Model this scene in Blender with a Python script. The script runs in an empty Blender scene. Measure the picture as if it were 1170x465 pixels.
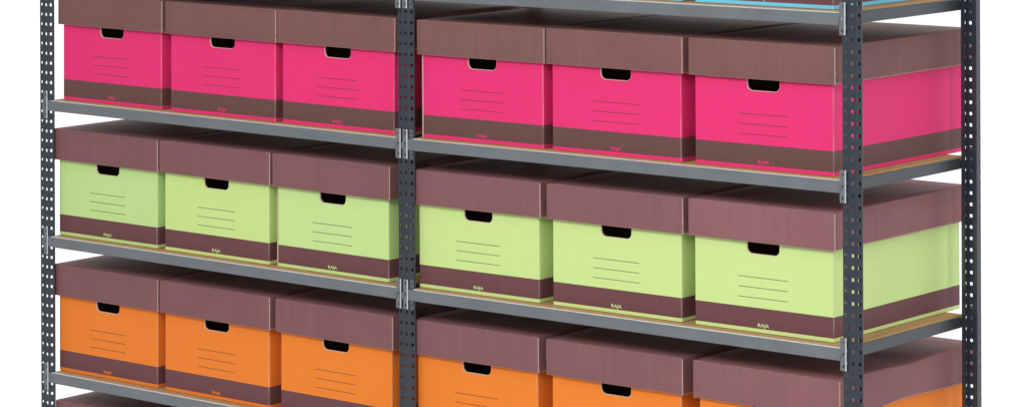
import bpy, bmesh, math, random
from mathutils import Vector, Matrix
R = random.Random(7)
S = bpy.context.scene
C = S.collection

# ------------------------------------------------------------------ camera
cam = bpy.data.cameras.new('camera'); co = bpy.data.objects.new('camera', cam); C.objects.link(co)
yaw, roll = 0.681363, -0.003662
r = Vector((math.cos(yaw), math.sin(yaw), 0)); d = Vector((-math.sin(yaw), math.cos(yaw), 0)); u = Vector((0, 0, 1))
r2 = r*math.cos(roll)+u*math.sin(roll); u2 = u*math.cos(roll)-r*math.sin(roll)
co.matrix_world = Matrix(((r2.x, u2.x, -d.x, 3.571996), (r2.y, u2.y, -d.y, -5.498776), (r2.z, u2.z, -d.z, 0.551227), (0, 0, 0, 1)))
cam.sensor_width = 36; cam.sensor_fit = 'HORIZONTAL'
cam.lens = 36*3563.316/1170
cam.shift_y = -(232.5+285.335)/1170
cam.clip_end = 200
S.camera = co

# ------------------------------------------------------------------ studio: white all round, dimmer behind the camera
w = bpy.data.worlds.new('World'); S.world = w; w.use_nodes = True
nt = w.node_tree; nt.nodes.clear()
out = nt.nodes.new('ShaderNodeOutputWorld'); bg = nt.nodes.new('ShaderNodeBackground')
tc = nt.nodes.new('ShaderNodeTexCoord'); sx = nt.nodes.new('ShaderNodeSeparateXYZ'); mr = nt.nodes.new('ShaderNodeMapRange')
mr.inputs[1].default_value = 0.1; mr.inputs[2].default_value = 0.58; mr.inputs[3].default_value = 0.42; mr.inputs[4].default_value = 1.08
nt.links.new(tc.outputs['Generated'], sx.inputs[0]); nt.links.new(sx.outputs['Y'], mr.inputs[0])
m2 = nt.nodes.new('ShaderNodeMapRange'); mx = nt.nodes.new('ShaderNodeMath'); mx.operation = 'MAXIMUM'
m2.inputs[1].default_value = 0.45; m2.inputs[2].default_value = 0.8; m2.inputs[3].default_value = 0.42; m2.inputs[4].default_value = 1.0
nt.links.new(sx.outputs['Z'], m2.inputs[0]); nt.links.new(mr.outputs[0], mx.inputs[0]); nt.links.new(m2.outputs[0], mx.inputs[1])
nt.links.new(mx.outputs[0], bg.inputs['Strength']); bg.inputs['Color'].default_value = (1, 1, 1, 1)
nt.links.new(bg.outputs[0], out.inputs[0])

def softbox(name, loc, target, sx_, sy_, watts, col=(1, 1, 1)):
    l = bpy.data.lights.new(name, 'AREA'); l.shape = 'RECTANGLE'; l.size = sx_; l.size_y = sy_; l.energy = watts; l.color = col
    o = bpy.data.objects.new(name, l); C.objects.link(o); o.location = loc
    o.rotation_euler = (Vector(target)-Vector(loc)).to_track_quat('-Z', 'Y').to_euler()
softbox('studio_softbox', (1.0, -5.2, 3.0), (-1.1, 0, -0.5), 1.8, 1.8, 235, (1, .985, .96))
softbox('studio_softbox', (4.2, -0.6, 1.2), (0, 0.2, -0.5), 1.2, 1.6, 33)

S.view_settings.view_transform = 'Standard'; S.view_settings.look = 'None'; S.view_settings.exposure = 0; S.view_settings.gamma = 1
S.cycles.max_bounces = 8; S.cycles.diffuse_bounces = 5; S.cycles.use_denoising = True

# ------------------------------------------------------------------ materials
def srgb(r_, g, b):
    f = lambda c: (c/255/12.92) if c/255 <= .04045 else ((c/255+.055)/1.055)**2.4
    return (f(r_), f(g), f(b), 1)
class N:
    def __init__(s, name):
        s.m = bpy.data.materials.new(name); s.m.use_nodes = True; s.t = s.m.node_tree; s.b = s.t.nodes['Principled BSDF']
    def n(s, typ, **k):
        o = s.t.nodes.new(typ)
        for a, v in k.items(): setattr(o, a, v)
        return o
    def l(s, a, b): s.t.links.new(a, b)
    def math(s, op, a, b=None, c=None):
        o = s.n('ShaderNodeMath', operation=op)
        for i, v in enumerate((a, b, c)):
            if v is None: continue
            if isinstance(v, (int, float)): o.inputs[i].default_value = v
            else: s.l(v, o.inputs[i])
        return o.outputs[0]
    def mix(s, f, a, b, mode='MIX'):
        o = s.n('ShaderNodeMix', data_type='RGBA', blend_type=mode)
        for i, v in ((0, f), (6, a), (7, b)):
            if isinstance(v, (int, float, tuple)): o.inputs[i].default_value = v
            else: s.l(v, o.inputs[i])
        return o.outputs[2]
    def noise(s, vec, scale, sc=(1, 1, 1), detail=3, rough=.5):
        mp = s.n('ShaderNodeMapping'); mp.inputs['Scale'].default_value = sc; s.l(vec, mp.inputs[0])
        o = s.n('ShaderNodeTexNoise'); o.inputs['Scale'].default_value = scale; o.inputs['Detail'].default_value = detail; o.inputs['Roughness'].default_value = rough
        s.l(mp.outputs[0], o.inputs[0]); return o.outputs[0]
    def rng(s, v, a, b, c, d_):
        o = s.n('ShaderNodeMapRange'); 
        for i, x in ((1, a), (2, b), (3, c), (4, d_)): o.inputs[i].default_value = x
        s.l(v, o.inputs[0]); return o.outputs[0]
    def bump(s, h, strength, dist):
        o = s.n('ShaderNodeBump'); o.inputs['Strength'].default_value = strength; o.inputs['Distance'].default_value = dist
        s.l(h, o.inputs['Height']); s.l(o.outputs[0], s.b.inputs['Normal'])
    def set(s, rough=.5, metal=0, spec=.5):
        s.b.inputs['Roughness'].default_value = rough; s.b.inputs['Metallic'].default_value = metal; s.b.inputs['Specular IOR Level'].default_value = spec
        return s

BOXW, BOXD, BOXH = 0.3585, 0.515, 0.266       # carton
LIDW, LIDD, LIDH, LIDT = 0.380, 0.545, 0.0795, 0.2745
WALL = 0.004
BROWN = srgb(129, 88, 91)

def board_texture(k, base, v):
    """fluted paperboard: fine vertical and horizontal streaks plus soft mottling; v scales it"""
    tcn = k.n('ShaderNodeTexCoord'); oi = k.n('ShaderNodeObjectInfo')
    off = k.n('ShaderNodeVectorMath', operation='ADD'); k.l(tcn.outputs['Object'], off.inputs[0]); 
    rv = k.n('ShaderNodeVectorMath', operation='SCALE'); rv.inputs[0].default_value = (3.1, 5.7, 2.3); k.l(oi.outputs['Random'], rv.inputs['Scale']); k.l(rv.outputs[0], off.inputs[1])
    p = off.outputs[0]
    a = k.noise(p, 1, (330, 330, 5), 2)        # vertical flutes
    b = k.noise(p, 1, (4, 4, 420), 2)          # horizontal streaks
    c = k.noise(p, 9, (1, 1, 1), 4)
    e = k.noise(p, 1, (60, 60, 2.5), 2)
    s1 = k.math('ADD', k.rng(a, .3, .7, -v, v), k.rng(b, .3, .7, -v*.8, v*.8))
    s2 = k.math('ADD', k.rng(c, .3, .7, -v*.9, v*.9), k.rng(e, .3, .7, -v*.7, v*.7))
    tot = k.math('ADD', k.math('ADD', s1, s2), 1.0)
    vm = k.n('ShaderNodeVectorMath', operation='SCALE'); 
    if isinstance(base, tuple): vm.inputs[0].default_value = base[:3]
    else: k.l(base, vm.inputs[0])
    k.l(tot, vm.inputs['Scale'])
    k.bump(k.math('ADD', a, k.math('MULTIPLY', c, 2.0)), .25, .0006)
    return vm.outputs[0], tcn.outputs['Object'], p

# lid card
k = N('lid_card').set(.62, 0, .25); oi = k.n('ShaderNodeObjectInfo')
base = k.mix(1.0, BROWN, oi.outputs['Color'], 'MULTIPLY')
colr, oc, p = board_texture(k, base, .046)
s = k.n('ShaderNodeSeparateXYZ'); k.l(oc, s.inputs[0])
# worn folds: the print is rubbed off along the vertical corners and upper edges
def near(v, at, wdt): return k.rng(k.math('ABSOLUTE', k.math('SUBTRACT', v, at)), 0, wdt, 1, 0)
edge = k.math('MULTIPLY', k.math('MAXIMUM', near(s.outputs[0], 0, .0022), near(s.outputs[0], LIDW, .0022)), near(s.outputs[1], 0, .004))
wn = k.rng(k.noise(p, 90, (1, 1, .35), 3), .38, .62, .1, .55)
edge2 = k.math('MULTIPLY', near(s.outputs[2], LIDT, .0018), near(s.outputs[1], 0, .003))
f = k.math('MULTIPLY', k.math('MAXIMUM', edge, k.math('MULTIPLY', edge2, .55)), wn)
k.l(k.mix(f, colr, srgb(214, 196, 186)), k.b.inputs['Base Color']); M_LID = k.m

# carton print
k = N('carton_print').set(.55, 0, .2); oi = k.n('ShaderNodeObjectInfo')
colr, oc, p = board_texture(k, oi.outputs['Color'], .009)
s = k.n('ShaderNodeSeparateXYZ'); k.l(oc, s.inputs[0]); X, Y, Z = s.outputs
inb = k.math('MULTIPLY', k.math('GREATER_THAN', Z, .0092), k.math('LESS_THAN', Z, .0535))
brown = k.n('ShaderNodeVectorMath', operation='SCALE'); k.l(k.mix(oi.outputs['Alpha'], srgb(109, 77, 74), srgb(114, 74, 79)), brown.inputs[0])
k.l(k.rng(k.noise(p, 1, (330, 330, 5), 2), .3, .7, .93, 1.03), brown.inputs['Scale'])
base = k.mix(inb, colr, brown.outputs[0])
front = k.math('LESS_THAN', Y, .0015)
hx = k.math('MULTIPLY', k.math('GREATER_THAN', X, .1145), k.math('LESS_THAN', X, .2435))
ln = None
for z0 in (.1180, .0962, .0744):
    q = k.rng(k.math('ABSOLUTE', k.math('SUBTRACT', Z, z0)), .00070, .00105, 1, 0)
    ln = q if ln is None else k.math('MAXIMUM', ln, q)
lf = k.math('MULTIPLY', k.math('MULTIPLY', ln, hx), k.math('MULTIPLY', front, .95))
dark = k.mix(.84, colr, (.10, .045, .045, 1), 'MIX')
base = k.mix(lf, base, dark)
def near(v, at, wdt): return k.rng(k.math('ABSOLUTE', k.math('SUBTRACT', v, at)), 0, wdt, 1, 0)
edge = k.math('MULTIPLY', near(X, BOXW, .0028), near(Y, 0, .004))  # right-front fold: highlight painted into the colour, with patchy wear
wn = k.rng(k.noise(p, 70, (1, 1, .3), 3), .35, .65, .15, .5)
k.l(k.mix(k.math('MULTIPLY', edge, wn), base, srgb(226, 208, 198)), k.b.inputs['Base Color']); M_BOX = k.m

k = N('lettering_ink').set(.5); oi = k.n('ShaderNodeObjectInfo'); k.l(oi.outputs['Color'], k.b.inputs['Base Color']); M_INK = k.m

def simple(name, col, rough, metal=0, var=.05, scale=60, sc=(1, 1, 1), spec=.5, bump=0):
    k = N(name).set(rough, metal, spec); tcn = k.n('ShaderNodeTexCoord')
    nz = k.noise(tcn.outputs['Object'], scale, sc, 4)
    vm = k.n('ShaderNodeVectorMath', operation='SCALE'); vm.inputs[0].default_value = col[:3]
    k.l(k.rng(nz, .3, .7, 1-var, 1+var), vm.inputs['Scale']); k.l(vm.outputs[0], k.b.inputs['Base Color'])
    k.l(k.rng(nz, .3, .7, rough-.06, rough+.06), k.b.inputs['Roughness'])
    if bump: k.bump(nz, bump, .0005)
    return k.m
M_KRAFT = simple('raw_card_edge', srgb(196, 172, 150), .8, 0, .12, 200)
M_RIM = simple('cut_card_rim', srgb(204, 186, 166), .8, 0, .1, 300)
M_PALE = simple('torn_card_edge', srgb(190, 160, 150), .8, 0, .2, 300)
M_POST = simple('slate_enamel', srgb(48, 55, 66), .38, .0, .10, 60, spec=.6)
M_SIDE = simple('slate_enamel_beam', srgb(56, 63, 70), .36, .0, .04, 25, (1, .2, 1), spec=.6)
M_GALV = simple('galvanised_steel', srgb(128, 132, 136), .42, .45, .12, 260, bump=.15)
M_SIDEPLATE = simple('dull_galvanised_steel', srgb(104, 110, 115), .4, .4, .2, 150)
M_BRIGHT = simple('zinc_edge_highlight', srgb(214, 216, 218), .35, .35, .1, 120)  # pale colour stands in for the glint on plate lips and beam tops
# beams: rolled zinc with lengthwise streaks and a few scuffs
k = N('rolled_zinc').set(.4, .35, .5); tcn = k.n('ShaderNodeTexCoord')
a = k.noise(tcn.outputs['Object'], 1, (3, 3, 500), 3); b = k.noise(tcn.outputs['Object'], 14, (.6, 1, 1), 5, .6); c = k.noise(tcn.outputs['Object'], 170, (1, 1, 1), 2)
t = k.math('ADD', k.math('ADD', k.rng(a, .3, .7, -.05, .05), k.rng(b, .3, .7, -.07, .07)), k.math('ADD', k.rng(c, .3, .7, -.04, .04), 1.0))
vo = k.n('ShaderNodeTexVoronoi'); vo.inputs['Scale'].default_value = 7; k.l(tcn.outputs['Object'], vo.inputs[0])
sp = k.rng(vo.outputs['Distance'], .02, .05, .35, 0)
vm = k.n('ShaderNodeVectorMath', operation='SCALE'); vm.inputs[0].default_value = srgb(124, 131, 136)[:3]; k.l(t, vm.inputs['Scale'])
k.l(k.mix(sp, vm.outputs[0], srgb(136, 142, 146)), k.b.inputs['Base Color']); k.l(k.rng(b, .3, .7, .34, .5), k.b.inputs['Roughness']); M_BEAM = k.m
# chipboard
k = N('chipboard').set(.75, 0, .3); tcn = k.n('ShaderNodeTexCoord')
vo = k.n('ShaderNodeTexVoronoi'); vo.inputs['Scale'].default_value = 260; k.l(tcn.outputs['Object'], vo.inputs[0])
cr = k.n('ShaderNodeValToRGB'); cr.color_ramp.elements[0].color = srgb(148, 112, 72); cr.color_ramp.elements[1].color = srgb(196, 158, 108)
k.l(k.math('ADD', k.math('MULTIPLY', k.noise(tcn.outputs['Object'], 90, (.4, 1, 1), 4), .7), k.math('MULTIPLY', vo.outputs['Distance'], .5)), cr.inputs[0])
k.l(cr.outputs[0], k.b.inputs['Base Color']); M_CHIP = k.m
M_FLOOR = simple('studio_floor_paint', (.8, .8, .8, 1), .6, 0, .02, 3)

# ------------------------------------------------------------------ helpers
def mesh_obj(name, bm, mats, parent=None, smooth=None):
    me = bpy.data.meshes.new(name); bm.normal_update(); bm.to_mesh(me); bm.free()
    for m in mats: me.materials.append(m)
    o = bpy.data.objects.new(name, me); C.objects.link(o)
    if parent: o.parent = parent
    return o
def box(bm, x0, x1, y0, y1, z0, z1, mat=0):
    v = [bm.verts.new(q) for q in ((x0,y0,z0),(x1,y0,z0),(x1,y1,z0),(x0,y1,z0),(x0,y0,z1),(x1,y0,z1),(x1,y1,z1),(x0,y1,z1))]
    for f_ in ((3,2,1,0),(4,5,6,7),(0,1,5,4),(1,2,6,5),(2,3,7,6),(3,0,4,7)):
        bm.faces.new([v[i] for i in f_]).material_index = mat
    return v
def rounded(wd, dp, rad, x0=0, y0=0, n=4):
    """plan outline, counter-clockwise seen from above, starting at the front-left end of the front flat"""
    pts = []
    for cx, cy, a0 in ((wd-rad, rad, -90), (wd-rad, dp-rad, 0), (rad, dp-rad, 90), (rad, rad, 180)):
        for i in range(n+1):
            a = math.radians(a0+90*i/n); pts.append((x0+cx+rad*math.cos(a), y0+cy+rad*math.sin(a)))
    return pts
def extrude_profile(bm, prof, a, b, axis):
    """closed profile of (depth, z) pairs run along X ('x', depth=Y) or along Y ('y', depth=X)"""
    P = (lambda t, q: (t, q[0], q[1])) if axis == 'x' else (lambda t, q: (q[0], t, q[1]))
    A = [bm.verts.new(P(a, q)) for q in prof]; B = [bm.verts.new(P(b, q)) for q in prof]; n = len(prof)
    for i in range(n):
        f_ = bm.faces.new((A[i], A[(i+1) % n], B[(i+1) % n], B[i]))
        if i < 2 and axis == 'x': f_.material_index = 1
    bm.faces.new(A[::-1]); bm.faces.new(B)
def punched(bm, p0, p1, z0, z1, uc, hw, hh, centres):
    """one vertical facet from plan point p0 to p1 with rounded-square holes at uc along it"""
    L = math.dist(p0, p1); P = lambda uu, z: (p0[0]+(p1[0]-p0[0])*uu/L, p0[1]+(p1[1]-p0[1])*uu/L, z)
    cache = {}
    def V(uu, z):
        key = (round(uu, 6), round(z, 6))
        if key not in cache: cache[key] = bm.verts.new(P(uu, z))
        return cache[key]
    cs = [c for c in sorted(centres) if z0+hh+.001 < c < z1-hh-.001]
    c_ = .62
    cuts = [z0]
    for a, b in zip(cs[:-1], cs[1:]): cuts.append((a+b)/2)
    cuts.append(z1)
    for i, zc in enumerate(cs):
        lo, hi = cuts[i], cuts[i+1]
        h = [(uc-hw*c_, zc-hh), (uc+hw*c_, zc-hh), (uc+hw, zc-hh*c_), (uc+hw, zc+hh*c_), (uc+hw*c_, zc+hh), (uc-hw*c_, zc+hh), (uc-hw, zc+hh*c_), (uc-hw, zc-hh*c_)]
        H = [V(*q) for q in h]
        A, B, D_, E = V(0, lo), V(L, lo), V(L, hi), V(0, hi)
        for f_ in ((A, B, H[1], H[0]), (B, H[2], H[1]), (B, D_, H[3], H[2]), (D_, H[4], H[3]), (D_, E, H[5], H[4]), (E, H[6], H[5]), (E, A, H[7], H[6]), (A, H[0], H[7])):
            bm.faces.new(f_)

# ------------------------------------------------------------------ setting
LEVEL = 0.35
FLOOR_Z = -4*LEVEL-.12
bm = bmesh.new(); box(bm, -3.6, 1.1, -1.4, 1.4, FLOOR_Z-.03, FLOOR_Z)
o = mesh_obj('floor', bm, [M_FLOOR]); o['kind'] = 'structure'

# ------------------------------------------------------------------ shelving unit
unit = bpy.data.objects.new('shelving_unit', None); C.objects.link(unit)
unit.location = (-1.21, .24, FLOOR_Z)
unit['label'] = 'two-bay steel shelving unit with perforated slate-grey posts, grey beams and chipboard shelves'
unit['category'] = 'shelving unit'
bpy.context.view_layer.update()
INV = unit.matrix_world.inverted() if unit.matrix_world.translation.length > 0 else Matrix.Translation((-unit.location.x, -unit.location.y, -unit.location.z))
def under_unit(o): o.parent = unit; o.matrix_parent_inverse = Matrix.Translation(-Vector(unit.location))
FX = (-2.4620, -1.2325, 0.0); DEPTH = .486
def tilt(x):      # the rack stands a few millimetres out of true: the middle frame is low, the left one high
    if x > FX[1]: return -.0036*min(x, 0)/FX[1]
    return -.0036+(.0027+.0036)*(x-FX[1])/(FX[0]-FX[1])
TOP = .34
def post_mesh():
    bm = bmesh.new()
    plan = [(.0, .0165), (0, 0), (.0142, 0), (.0150, -.0014), (.0346, -.0030), (.0358, -.0022), (.0430, .0062), (.0425, .0085), (.0315, .0118)]
    centres = [-.0055-.025*i for i in range(-20, 70)]
    centres = [c for c in centres if FLOOR_Z+.01 < c < TOP-.01]
    z0, z1 = centres[-1]-.0125, centres[0]+.0125
    for i in range(len(plan)-1):
        p0, p1 = plan[i], plan[i+1]; L = math.dist(p0, p1)
        if i in (0, 1, 3, 5):
            uc = {0: .0110, 1: .0066, 3: .0100, 5: .0050}[i]; hw = {0: .0026, 1: .0034, 3: .0038, 5: .0033}[i]
            punched(bm, p0, p1, z0, z1, uc, hw, .0038, centres)
        else:
            cuts = [z0]+[(a+b)/2 for a, b in zip(sorted(centres)[:-1], sorted(centres)[1:])]+[z1]
            for a, b in zip(cuts[:-1], cuts[1:]):
                bm.faces.new([bm.verts.new(q) for q in ((*p0, a), (*p1, a), (*p1, b), (*p0, b))])
    bmesh.ops.remove_doubles(bm, verts=bm.verts, dist=1e-5)
    return bm, z0, z1
bm, PZ0, PZ1 = post_mesh()
bmesh.ops.translate(bm, verts=bm.verts, vec=(-.0215, 0, 0))
bmesh.ops.recalc_face_normals(bm, faces=bm.faces)
post0 = mesh_obj('post', bm, [M_POST])
md = post0.modifiers.new('thickness', 'SOLIDIFY'); md.thickness = .0016; md.offset = 0
first = True
for fx in FX:
    for rear in (False, True):
        p_ = post0 if first else post0.copy()
        if not first: C.objects.link(p_)
        first = False
        p_.location = (fx+.0215, DEPTH if rear else 0, tilt(fx)); p_.rotation_euler.z = math.pi if rear else 0
        under_unit(p_)
# beams and boards
PF = [(0, -.3517), (.0024, -.3500), (.0062, -.3500), (.0062, -.3568), (.030, -.3568), (.030, -.3584), (.0018, -.3584),
      (.0018, -.3762), (.012, -.3762), (.012, -.3778), (.0012, -.3778), (0, -.3766)]
def beam(name, a, b, z, axis, face, sgn, mat, tongue=None):
    bm = bmesh.new()
    top = -.3506 if axis == 'x' else -.3532
    prof = []
    for q, zz in PF:
        if axis == 'y' and zz > -.353: zz = zz-.0024
        prof.append((face+sgn*q, zz+z))
    extrude_profile(bm, prof, a, b, axis)
    if tongue:
        t0, t1 = tongue
        box(bm, t0, t1, face, face+.0015, z-.3766, z-.3518)
    for v in bm.verts: v.co.z += tilt(v.co.x)
    bmesh.ops.recalc_face_normals(bm, faces=bm.faces)
    o = mesh_obj(name, bm, [mat, M_BRIGHT]); under_unit(o)
    return o
def plate_mesh(width, lip=True, tab=True):
    bm = bmesh.new(); cen = [.0095+.025*i for i in range(3)]
    punched(bm, (0, 0), (width, 0), 0, .069, width*.52, .0019, .0030, cen)
    if lip:
        f0 = len(bm.faces)
        v = [bm.verts.new(q) for q in ((width-.0010, -.0016, .0005), (width+.0014, -.0004, .0005), (width+.0014, -.0004, .0685), (width-.0010, -.0016, .0685))]; bm.faces.new(v).material_index = 1
    if tab:
        n = 10
        ring = [(-.0006+.0026*math.cos(2*math.pi*i/n), .0305+.0085*math.sin(2*math.pi*i/n)) for i in range(n)]
        A = [bm.verts.new((x, -.0004, z)) for x, z in ring]; B = [bm.verts.new((x*.7, -.0026, .0305+(z-.0305)*.8)) for x, z in ring]
        for i in range(n): bm.faces.new((A[i], A[(i+1) % n], B[(i+1) % n], B[i]))
        bm.faces.new(B)
    bmesh.ops.remove_doubles(bm, verts=bm.verts, dist=1e-5)
    bmesh.ops.recalc_face_normals(bm, faces=bm.faces)
    return bm
def plate(parent, loc, rz, wd, mat=None, cache={}):
    key = wd
    if key not in cache:
        o = mesh_obj('joint_plate', plate_mesh(wd, mat is None, mat is None), [mat or M_GALV, M_BRIGHT]); m = o.modifiers.new('thickness', 'SOLIDIFY'); m.thickness = .0014; m.offset = 0
        cache[key] = o
    else:
        o = cache[key].copy(); C.objects.link(o)
    o.location = loc; o.rotation_euler.z = rz; o.parent = parent
    o.matrix_parent_inverse = Matrix.Translation(-Vector(unit.location))   # beams sit at the unit's frame
    return o
for L in range(5):
    z = -LEVEL*(L-1)
    for bay in (0, 1):
        xl, xr = FX[bay], FX[bay+1]
        fb = beam('front_beam', xl+.0455, xr-.0012, z, 'x', -.0042, 1, M_BEAM, (xl+.0310, xl+.0460))
        rb = beam('rear_beam', xl+.0442, xr-.0024, z, 'x', DEPTH+.0042, -1, M_BEAM)
        lb = beam('side_beam', .0125, DEPTH-.0125, z, 'y', xl+.0430, 1, M_SIDE)
        sb = beam('side_beam', .0125, DEPTH-.0125, z, 'y', xr-.0004, -1, M_SIDE)
        for parent, loc, rz, wd in ((fb, (xl+.0170, -.0052, z-.3975), 0, .0135), (fb, (xr-.0052, -.0046, z-.3975), 0, .0142),
                                    (rb, (xl+.0482, DEPTH+.0050, z-.3975), math.pi, .0142), (rb, (xr+.0265, DEPTH+.0056, z-.3975), math.pi, .0135),):
            o = plate(parent, loc, rz, wd)
            o.matrix_parent_inverse = Matrix.Identity(4)
            o.location = Vector(loc)+Vector((0, 0, tilt(loc[0])))
        if bay == 1:   # end plate of the side beam on the post's turned flange
            o = plate(lb, (0, 0, 0), math.radians(49), .0078, M_SIDEPLATE); o.matrix_parent_inverse = Matrix.Identity(4); o.location = (xl+.0364, -.0030, z-.3975+tilt(xl))
        bm = bmesh.new(); box(bm, xl+.0455, xr-.0030, .0028, DEPTH-.0028, z-.3562, z-.3490)
        bmesh.ops.bevel(bm, geom=bm.edges[:], offset=.0005, segments=1, affect='EDGES')
        for v in bm.verts: v.co.z += tilt(v.co.x)
        o = mesh_obj('shelf_board', bm, [M_CHIP]); under_unit(o)

# ------------------------------------------------------------------ archive boxes
def carton_mesh():
    bm = bmesh.new(); rad = .003
    O = rounded(BOXW, BOXD, rad); I = rounded(BOXW-2*WALL, BOXD-2*WALL, .0012, WALL, WALL)
    n = len(O); H = BOXH
    ob = [bm.verts.new((*q, .0014)) for q in O]; base = [bm.verts.new((*q, 0)) for q in rounded(BOXW-.004, BOXD-.004, .002, .002, .002)]; ot = [bm.verts.new((*q, H)) for q in O]
    ib = [bm.verts.new((*q, WALL)) for q in I]; it = [bm.verts.new((*q, H)) for q in I]
    for i in range(n):
        j = (i+1) % n
        bm.faces.new((ot[i], ot[j], it[j], it[i])).material_index = 1
        if j == 0: continue                              # the front flat runs from the last point to the first
        bm.faces.new((ob[i], ob[j], ot[j], ot[i])); bm.faces.new((ib[j], ib[i], it[i], it[j])).material_index = 1
    for i in range(n): bm.faces.new((base[i], base[(i+1) % n], ob[(i+1) % n], ob[i])).material_index = 1
    bm.faces.new(base[::-1]); bm.faces.new(ib).material_index = 1
    # front panels with the hand hole
    hx0, hx1, hz0, hz1, rr = .1385, .2215, .1690, .2050, .0125
    def loop(y, g=0):
        pts = []
        for cx, cz, a0, ra in ((hx1-rr, hz0+rr, -90, rr), (hx1-.006, hz1-.006, 0, .006), (hx0+.006, hz1-.006, 90, .006), (hx0+rr, hz0+rr, 180, rr)):
            for i in range(6):
                a = math.radians(a0+90*i/5); pts.append(bm.verts.new((cx+(ra+g)*math.cos(a), y, cz+(ra+g)*math.sin(a))))
        return pts
    h0, hm, h1 = loop(0, .0011), loop(.0010), loop(WALL); m = len(h0)
    for y, cor, hl, mat in ((0, (ob[-1], ob[0], ot[0], ot[-1]), h0, 0), (WALL, (ib[-1], ib[0], it[0], it[-1]), h1, 1)):
        # split into four trapezoids round the hole: quads from hole points to the frame
        bl, br, tr, tl = cor
        es = []
        for a, b in ((bl, br), (br, tr), (tr, tl), (tl, bl)):
            es.append(bm.edges.get((a, b)) or bm.edges.new((a, b)))
        for i in range(m): es.append(bm.edges.new((hl[i], hl[(i+1) % m])))
        g = bmesh.ops.triangle_fill(bm, use_beauty=True, edges=es)
        for f_ in g['geom']:
            if isinstance(f_, bmesh.types.BMFace): f_.material_index = mat
    for i in range(m):
        j = (i+1) % m; bm.faces.new((h0[i], h0[j], hm[j], hm[i])).material_index = 2; bm.faces.new((hm[i], hm[j], h1[j], h1[i])).material_index = 2
    bmesh.ops.recalc_face_normals(bm, faces=bm.faces)
    return bm
def lid_mesh(wavy=0.0):
    bm = bmesh.new(); z0, z1 = LIDT-LIDH, LIDT
    base = rounded(LIDW, LIDD, .003)
    O = []; B = []
    for i, q in enumerate(base):
        q2 = base[(i+1) % len(base)]
        O.append(q); L = math.dist(q, q2)
        if L > .1:
            k_ = 126 if abs(q[0]-q2[0]) < .01 else 12
            for s_ in range(1, k_): O.append((q[0]+(q2[0]-q[0])*s_/k_, q[1]+(q2[1]-q[1])*s_/k_))
    rr = random.Random(3)
    n = len(O); cx, cy = LIDW/2, LIDD/2
    def zb(q, i):
        side = (q[0] < .0005 or q[0] > LIDW-.0005)
        z = z0
        if side:
            t = q[1]/LIDD
            z += (.0034 if i % 2 else 0)*(1 if t > .12 else .4)+rr.uniform(-.0002, .0002)
            z += wavy*(-.010*math.exp(-((t-.18)/.16)**2)+.004*math.sin(t*5))
        return z
    def zt(q):
        t = q[1]/LIDD
        side = q[0] > LIDW-.004
        return z1-(wavy*.006*math.exp(-((t-.52)/.18)**2) if side else 0)
    def bow(q, z):   # panels belly out a little towards their middle
        x, y = q; t = (z-z0)/LIDH
        bx = .0018*math.sin(math.pi*min(max(y/LIDD, 0), 1))*(1-t)
        by = .0014*math.sin(math.pi*min(max(x/LIDW, 0), 1))*(1-t)
        if x > LIDW-.0031: x += bx
        if x < .0031: x -= bx
        if y < .0005: y -= by
        return (x, y, z)
    vb = [bm.verts.new(bow(q, zb(q, i))) for i, q in enumerate(O)]
    # slightly softened top edge
    vt = [bm.verts.new((q[0], q[1], zt(q)-.0016)) for q in O]
    ins = lambda q, t: (q[0]+(t if q[0] < cx else -t)*(1 if (q[0] < .004 or q[0] > LIDW-.004) else 0), q[1]+(t if q[1] < cy else -t)*(1 if (q[1] < .004 or q[1] > LIDD-.004) else 0))
    ve = [bm.verts.new((*ins(q, .0014), zt(q))) for q in O]
    inb = [bm.verts.new((*ins((v.co.x, v.co.y), WALL), v.co.z)) for v in vb]
    vm = [bm.verts.new((v.co.x, v.co.y, v.co.z+(.0013 if (.001 < v.co.y < LIDD-.001 and i % 2 == 0) else .0003))) for i, v in enumerate(vb)]
    for i in range(n):
        j = (i+1) % n
        bm.faces.new((vb[i], vb[j], vm[j], vm[i])).material_index = 1
        bm.faces.new((vm[i], vm[j], vt[j], vt[i])); bm.faces.new((vt[i], vt[j], ve[j], ve[i]))
        bm.faces.new((vb[j], vb[i], inb[i], inb[j])).material_index = 1
    # top sheet with a gentle sag: rings towards the centre
    prev = ve
    for fr, dz in ((.85, -.0012), (.6, -.0028), (.3, -.0036)):
        ring = [bm.verts.new((cx+(v.co.x-cx)*fr, cy+(v.co.y-cy)*fr, z1+(v.co.z-z1)*fr+dz)) for v in ve]
        for i in range(n): j = (i+1) % n; bm.faces.new((prev[i], prev[j], ring[j], ring[i]))
        prev = ring
    bm.faces.new(prev)
    it = [bm.verts.new((v.co.x, v.co.y, z1-WALL-.005)) for v in inb]
    for i in range(n): j = (i+1) % n; bm.faces.new((inb[j], inb[i], it[i], it[j])).material_index = 1
    bm.faces.new(it[::-1]).material_index = 1
    bmesh.ops.recalc_face_normals(bm, faces=bm.faces)
    for f_ in bm.faces: f_.smooth = len(f_.verts) == 4 and f_.material_index == 0
    return bm
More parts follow.
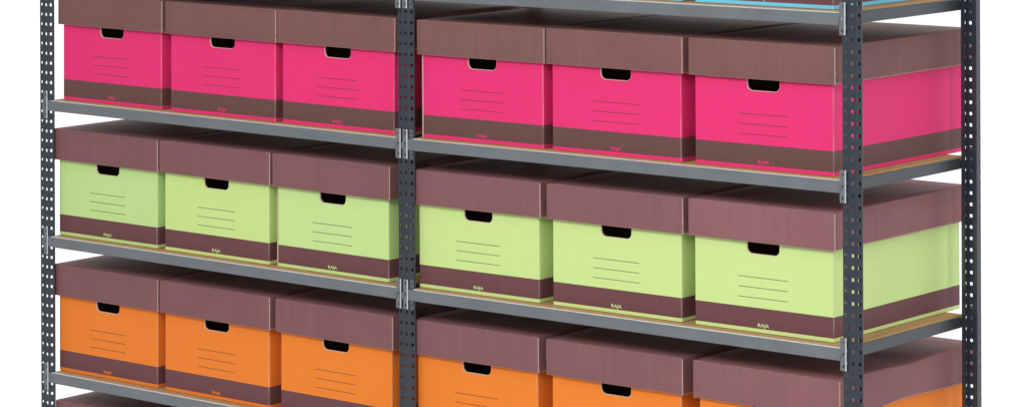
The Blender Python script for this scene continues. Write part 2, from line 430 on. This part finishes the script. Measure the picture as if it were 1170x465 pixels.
def cut_edge_mesh(seed):
    """pale raw edge of the lid's front panel where it laps the side panel"""
    bm = bmesh.new(); rr = random.Random(seed); n = 14; rows = []
    for i in range(n+1):
        z = LIDT-LIDH-.0004+(LIDH-.0012)*i/n; t = 1-i/n; j = rr.uniform(0, .0006)
        x = LIDW; rows.append([bm.verts.new(q) for q in ((x-.0012, -.0002, z), (x+.0001, -.0006-j*.3, z), (x+.0006+j*.7, .0002, z), (x+.0006+j*.7, .0012+j*2, z), (x-.0010, .0020, z))])
    for a, b in zip(rows[:-1], rows[1:]):
        for i in range(5): j = (i+1) % 5; bm.faces.new((a[i], a[j], b[j], b[i]))
    bm.faces.new(rows[0][::-1]); bm.faces.new(rows[-1]); bmesh.ops.recalc_face_normals(bm, faces=bm.faces)
    return bm
def body_edge_mesh():
    bm = bmesh.new(); box(bm, -.0012, .0022, -.0009, .004, .001, .21); return bm

proto_box = bpy.data.objects.new('archive_box', None); C.objects.link(proto_box)
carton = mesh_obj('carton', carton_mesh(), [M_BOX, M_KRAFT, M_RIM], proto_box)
cu = bpy.data.curves.new('lettering', 'FONT'); cu.body = 'RAJA'; cu.size = .0102; cu.align_x = 'LEFT'; cu.offset = .00025; cu.space_character = 1.02
tmp = bpy.data.objects.new('lettering_source', cu); C.objects.link(tmp)
bpy.context.view_layer.update()
tme = bpy.data.meshes.new_from_object(tmp.evaluated_get(bpy.context.evaluated_depsgraph_get()))
bpy.data.objects.remove(tmp)
xs = [v.co.x for v in tme.vertices]; sxx = .029/(max(xs)-min(xs)); x_min = min(xs)
for v in tme.vertices: v.co = Vector(((v.co.x-x_min)*sxx, 0, v.co.y))
tme.materials.clear(); tme.materials.append(M_INK)
lettering = bpy.data.objects.new('lettering', tme); C.objects.link(lettering); lettering.parent = carton; lettering.location = (.1655, -.0004, .0134)
lid0 = mesh_obj('lid', lid_mesh(), [M_LID, M_PALE], proto_box)
lid0.location = (-.0107, -.0095, 0)
edges = [cut_edge_mesh(s_) for s_ in range(4)]
edge_me = []
for e_ in edges:
    me = bpy.data.meshes.new('cut_edge'); e_.to_mesh(me); e_.free(); me.materials.append(M_PALE); edge_me.append(me)
be = body_edge_mesh(); be_me = bpy.data.meshes.new('raw_edge'); be.to_mesh(be_me); be_me.materials.append(M_KRAFT)
wl = lid_mesh(1.0); wavy_me = bpy.data.meshes.new('lid'); wl.to_mesh(wavy_me); wl.free(); wavy_me.materials.append(M_LID); wavy_me.materials.append(M_PALE)
edge0 = bpy.data.objects.new('cut_edge', edge_me[0]); C.objects.link(edge0); edge0.parent = lid0

PINK, GREEN, ORANGE, BLUE = srgb(235, 55, 122), srgb(202, 230, 147), srgb(240, 132, 48), srgb(112, 204, 236)
def tint(c, a, b, d_): return (c[0]*a, c[1]*b, c[2]*d_, 1)
used = [False]
def place(lid_left, z, col, label, group, lidtone=1.0, dy=0.0, rz=0.0, wavy=False, raw_left=False, seed=0, deep=False):
    if not used[0]: root, ca, le, li, ed = proto_box, carton, lettering, lid0, edge0; used[0] = True
    else:
        root = proto_box.copy(); ca = carton.copy(); le = lettering.copy(); li = lid0.copy(); ed = edge0.copy()
        for q in (root, ca, le, li, ed): C.objects.link(q)
        ca.parent = root; li.parent = root; le.parent = ca; ed.parent = li
    xa, xb = lid_left+.0107, lid_left+.0107+BOXW
    fwd = .009 if abs(z) < .01 else .006      # how far the row is pulled towards the front beam
    xa += fwd*(.60-.19*lid_left); xb = xa+BOXW
    root.location = (xa, .0295-fwd+dy, z-.349+tilt(xa)+.0002); root.rotation_euler = (0, -math.atan2(tilt(xb)-tilt(xa), BOXW), rz)
    root['label'] = label; root['category'] = 'archive box'; root['group'] = group
    plum = 0 if abs(z) < .01 else 1          # the top row's card is a greyer brown than the plum of the rows below
    ca.color = (*col[:3], plum); le.color = col
    t = lidtone; li.color = (t*(.95 if not plum else 1), t*(1+R.uniform(-.02, .02)), t*(1+R.uniform(-.02, .03))*(.90 if not plum else 1), 1)
    li.rotation_euler.z = math.radians(R.uniform(-.1, .1)); li.location.z = R.uniform(-.0006, .0006)
    if deep: root.scale.y = 1.015 if wavy else 1.035
    if wavy: li.data = wavy_me
    ed.data = edge_me[seed % 4]
    if raw_left:
        b_ = bpy.data.objects.new('raw_edge', be_me); C.objects.link(b_); b_.parent = ca
    return root

POS = ['leftmost in its row', 'centre of the left bay', 'just left of the middle post',
       'just right of the middle post', 'centre of the right bay', 'rightmost, with its long side showing']
ROWS = [
 # level, colour, name, lid-left positions, tints, lid tones
 (1, PINK, 'pink', (-2.4180, -2.0255, -1.6430, -1.1933, -.8070, -.4115), [(1,1,1),(1,1,1),(1.02,1,1),(1,1,1),(1,1,1),(1,1,1)], (.95,.97,.98,1,1,.99)),
 (2, GREEN, 'pale green', (-2.4360, -2.0500, -1.6610, -1.2058, -.8086, -.4140), [(.93,.97,1.02),(1.04,1.0,.98),(.98,1,1.05),(1.03,1.01,1.02),(1.05,1.02,1.04),(1.06,1.02,1.06)], (1,1.02,1.02,1.06,1.07,1.22)),
 (3, ORANGE, 'orange', (-2.4375, -2.0493, -1.6514, -1.2129, -.8103, -.4017), [(1,1,1.1),(1,1,1.1),(1,1.03,1),(1,1.02,1),(1.02,1.04,1),(1.02,1.05,1)], (1,1,1.02,1.04,1.05,1.15)),
]
WHERE = {1: 'upper row', 2: 'middle row', 3: 'lower row'}
raw = {(1, 3), (2, 2)}
for L, colr, nm, lefts, tints, tones in ROWS:
    for i, x in enumerate(lefts):
        nm2 = nm
        if L == 2 and i == 1: nm2 = 'yellower pale green'
        place(x, -LEVEL*(L-1), tint(colr, *tints[i]), '%s archive box with brown lid, %s' % (nm2, POS[i]),
              '%s archive boxes on the %s of the shelving' % (nm, WHERE[L]), tones[i], dy=R.uniform(-.0012, .0012), rz=math.radians(R.uniform(-.12, .12)),
              wavy=(L == 3 and i == 5), raw_left=(L, i) in raw, seed=i+L, deep=(i == 5 and L != 2))
for i, x in ((3, -1.1985), (4, -.8065), (5, -.4110)):
    place(x, LEVEL, BLUE, 'sky blue archive box on the top shelf, %s' % POS[i], 'blue archive boxes on the highest shelf', 1, seed=i)
for i, x in ((0, -2.4330), (1, -2.0493), (2, -1.6514)):
    place(x, -LEVEL*3, BLUE, 'brown lidded box on the bottom shelf below orange boxes, %s' % POS[i], 'archive boxes on the lowest shelf, cut off by the picture', 1.0, seed=i)
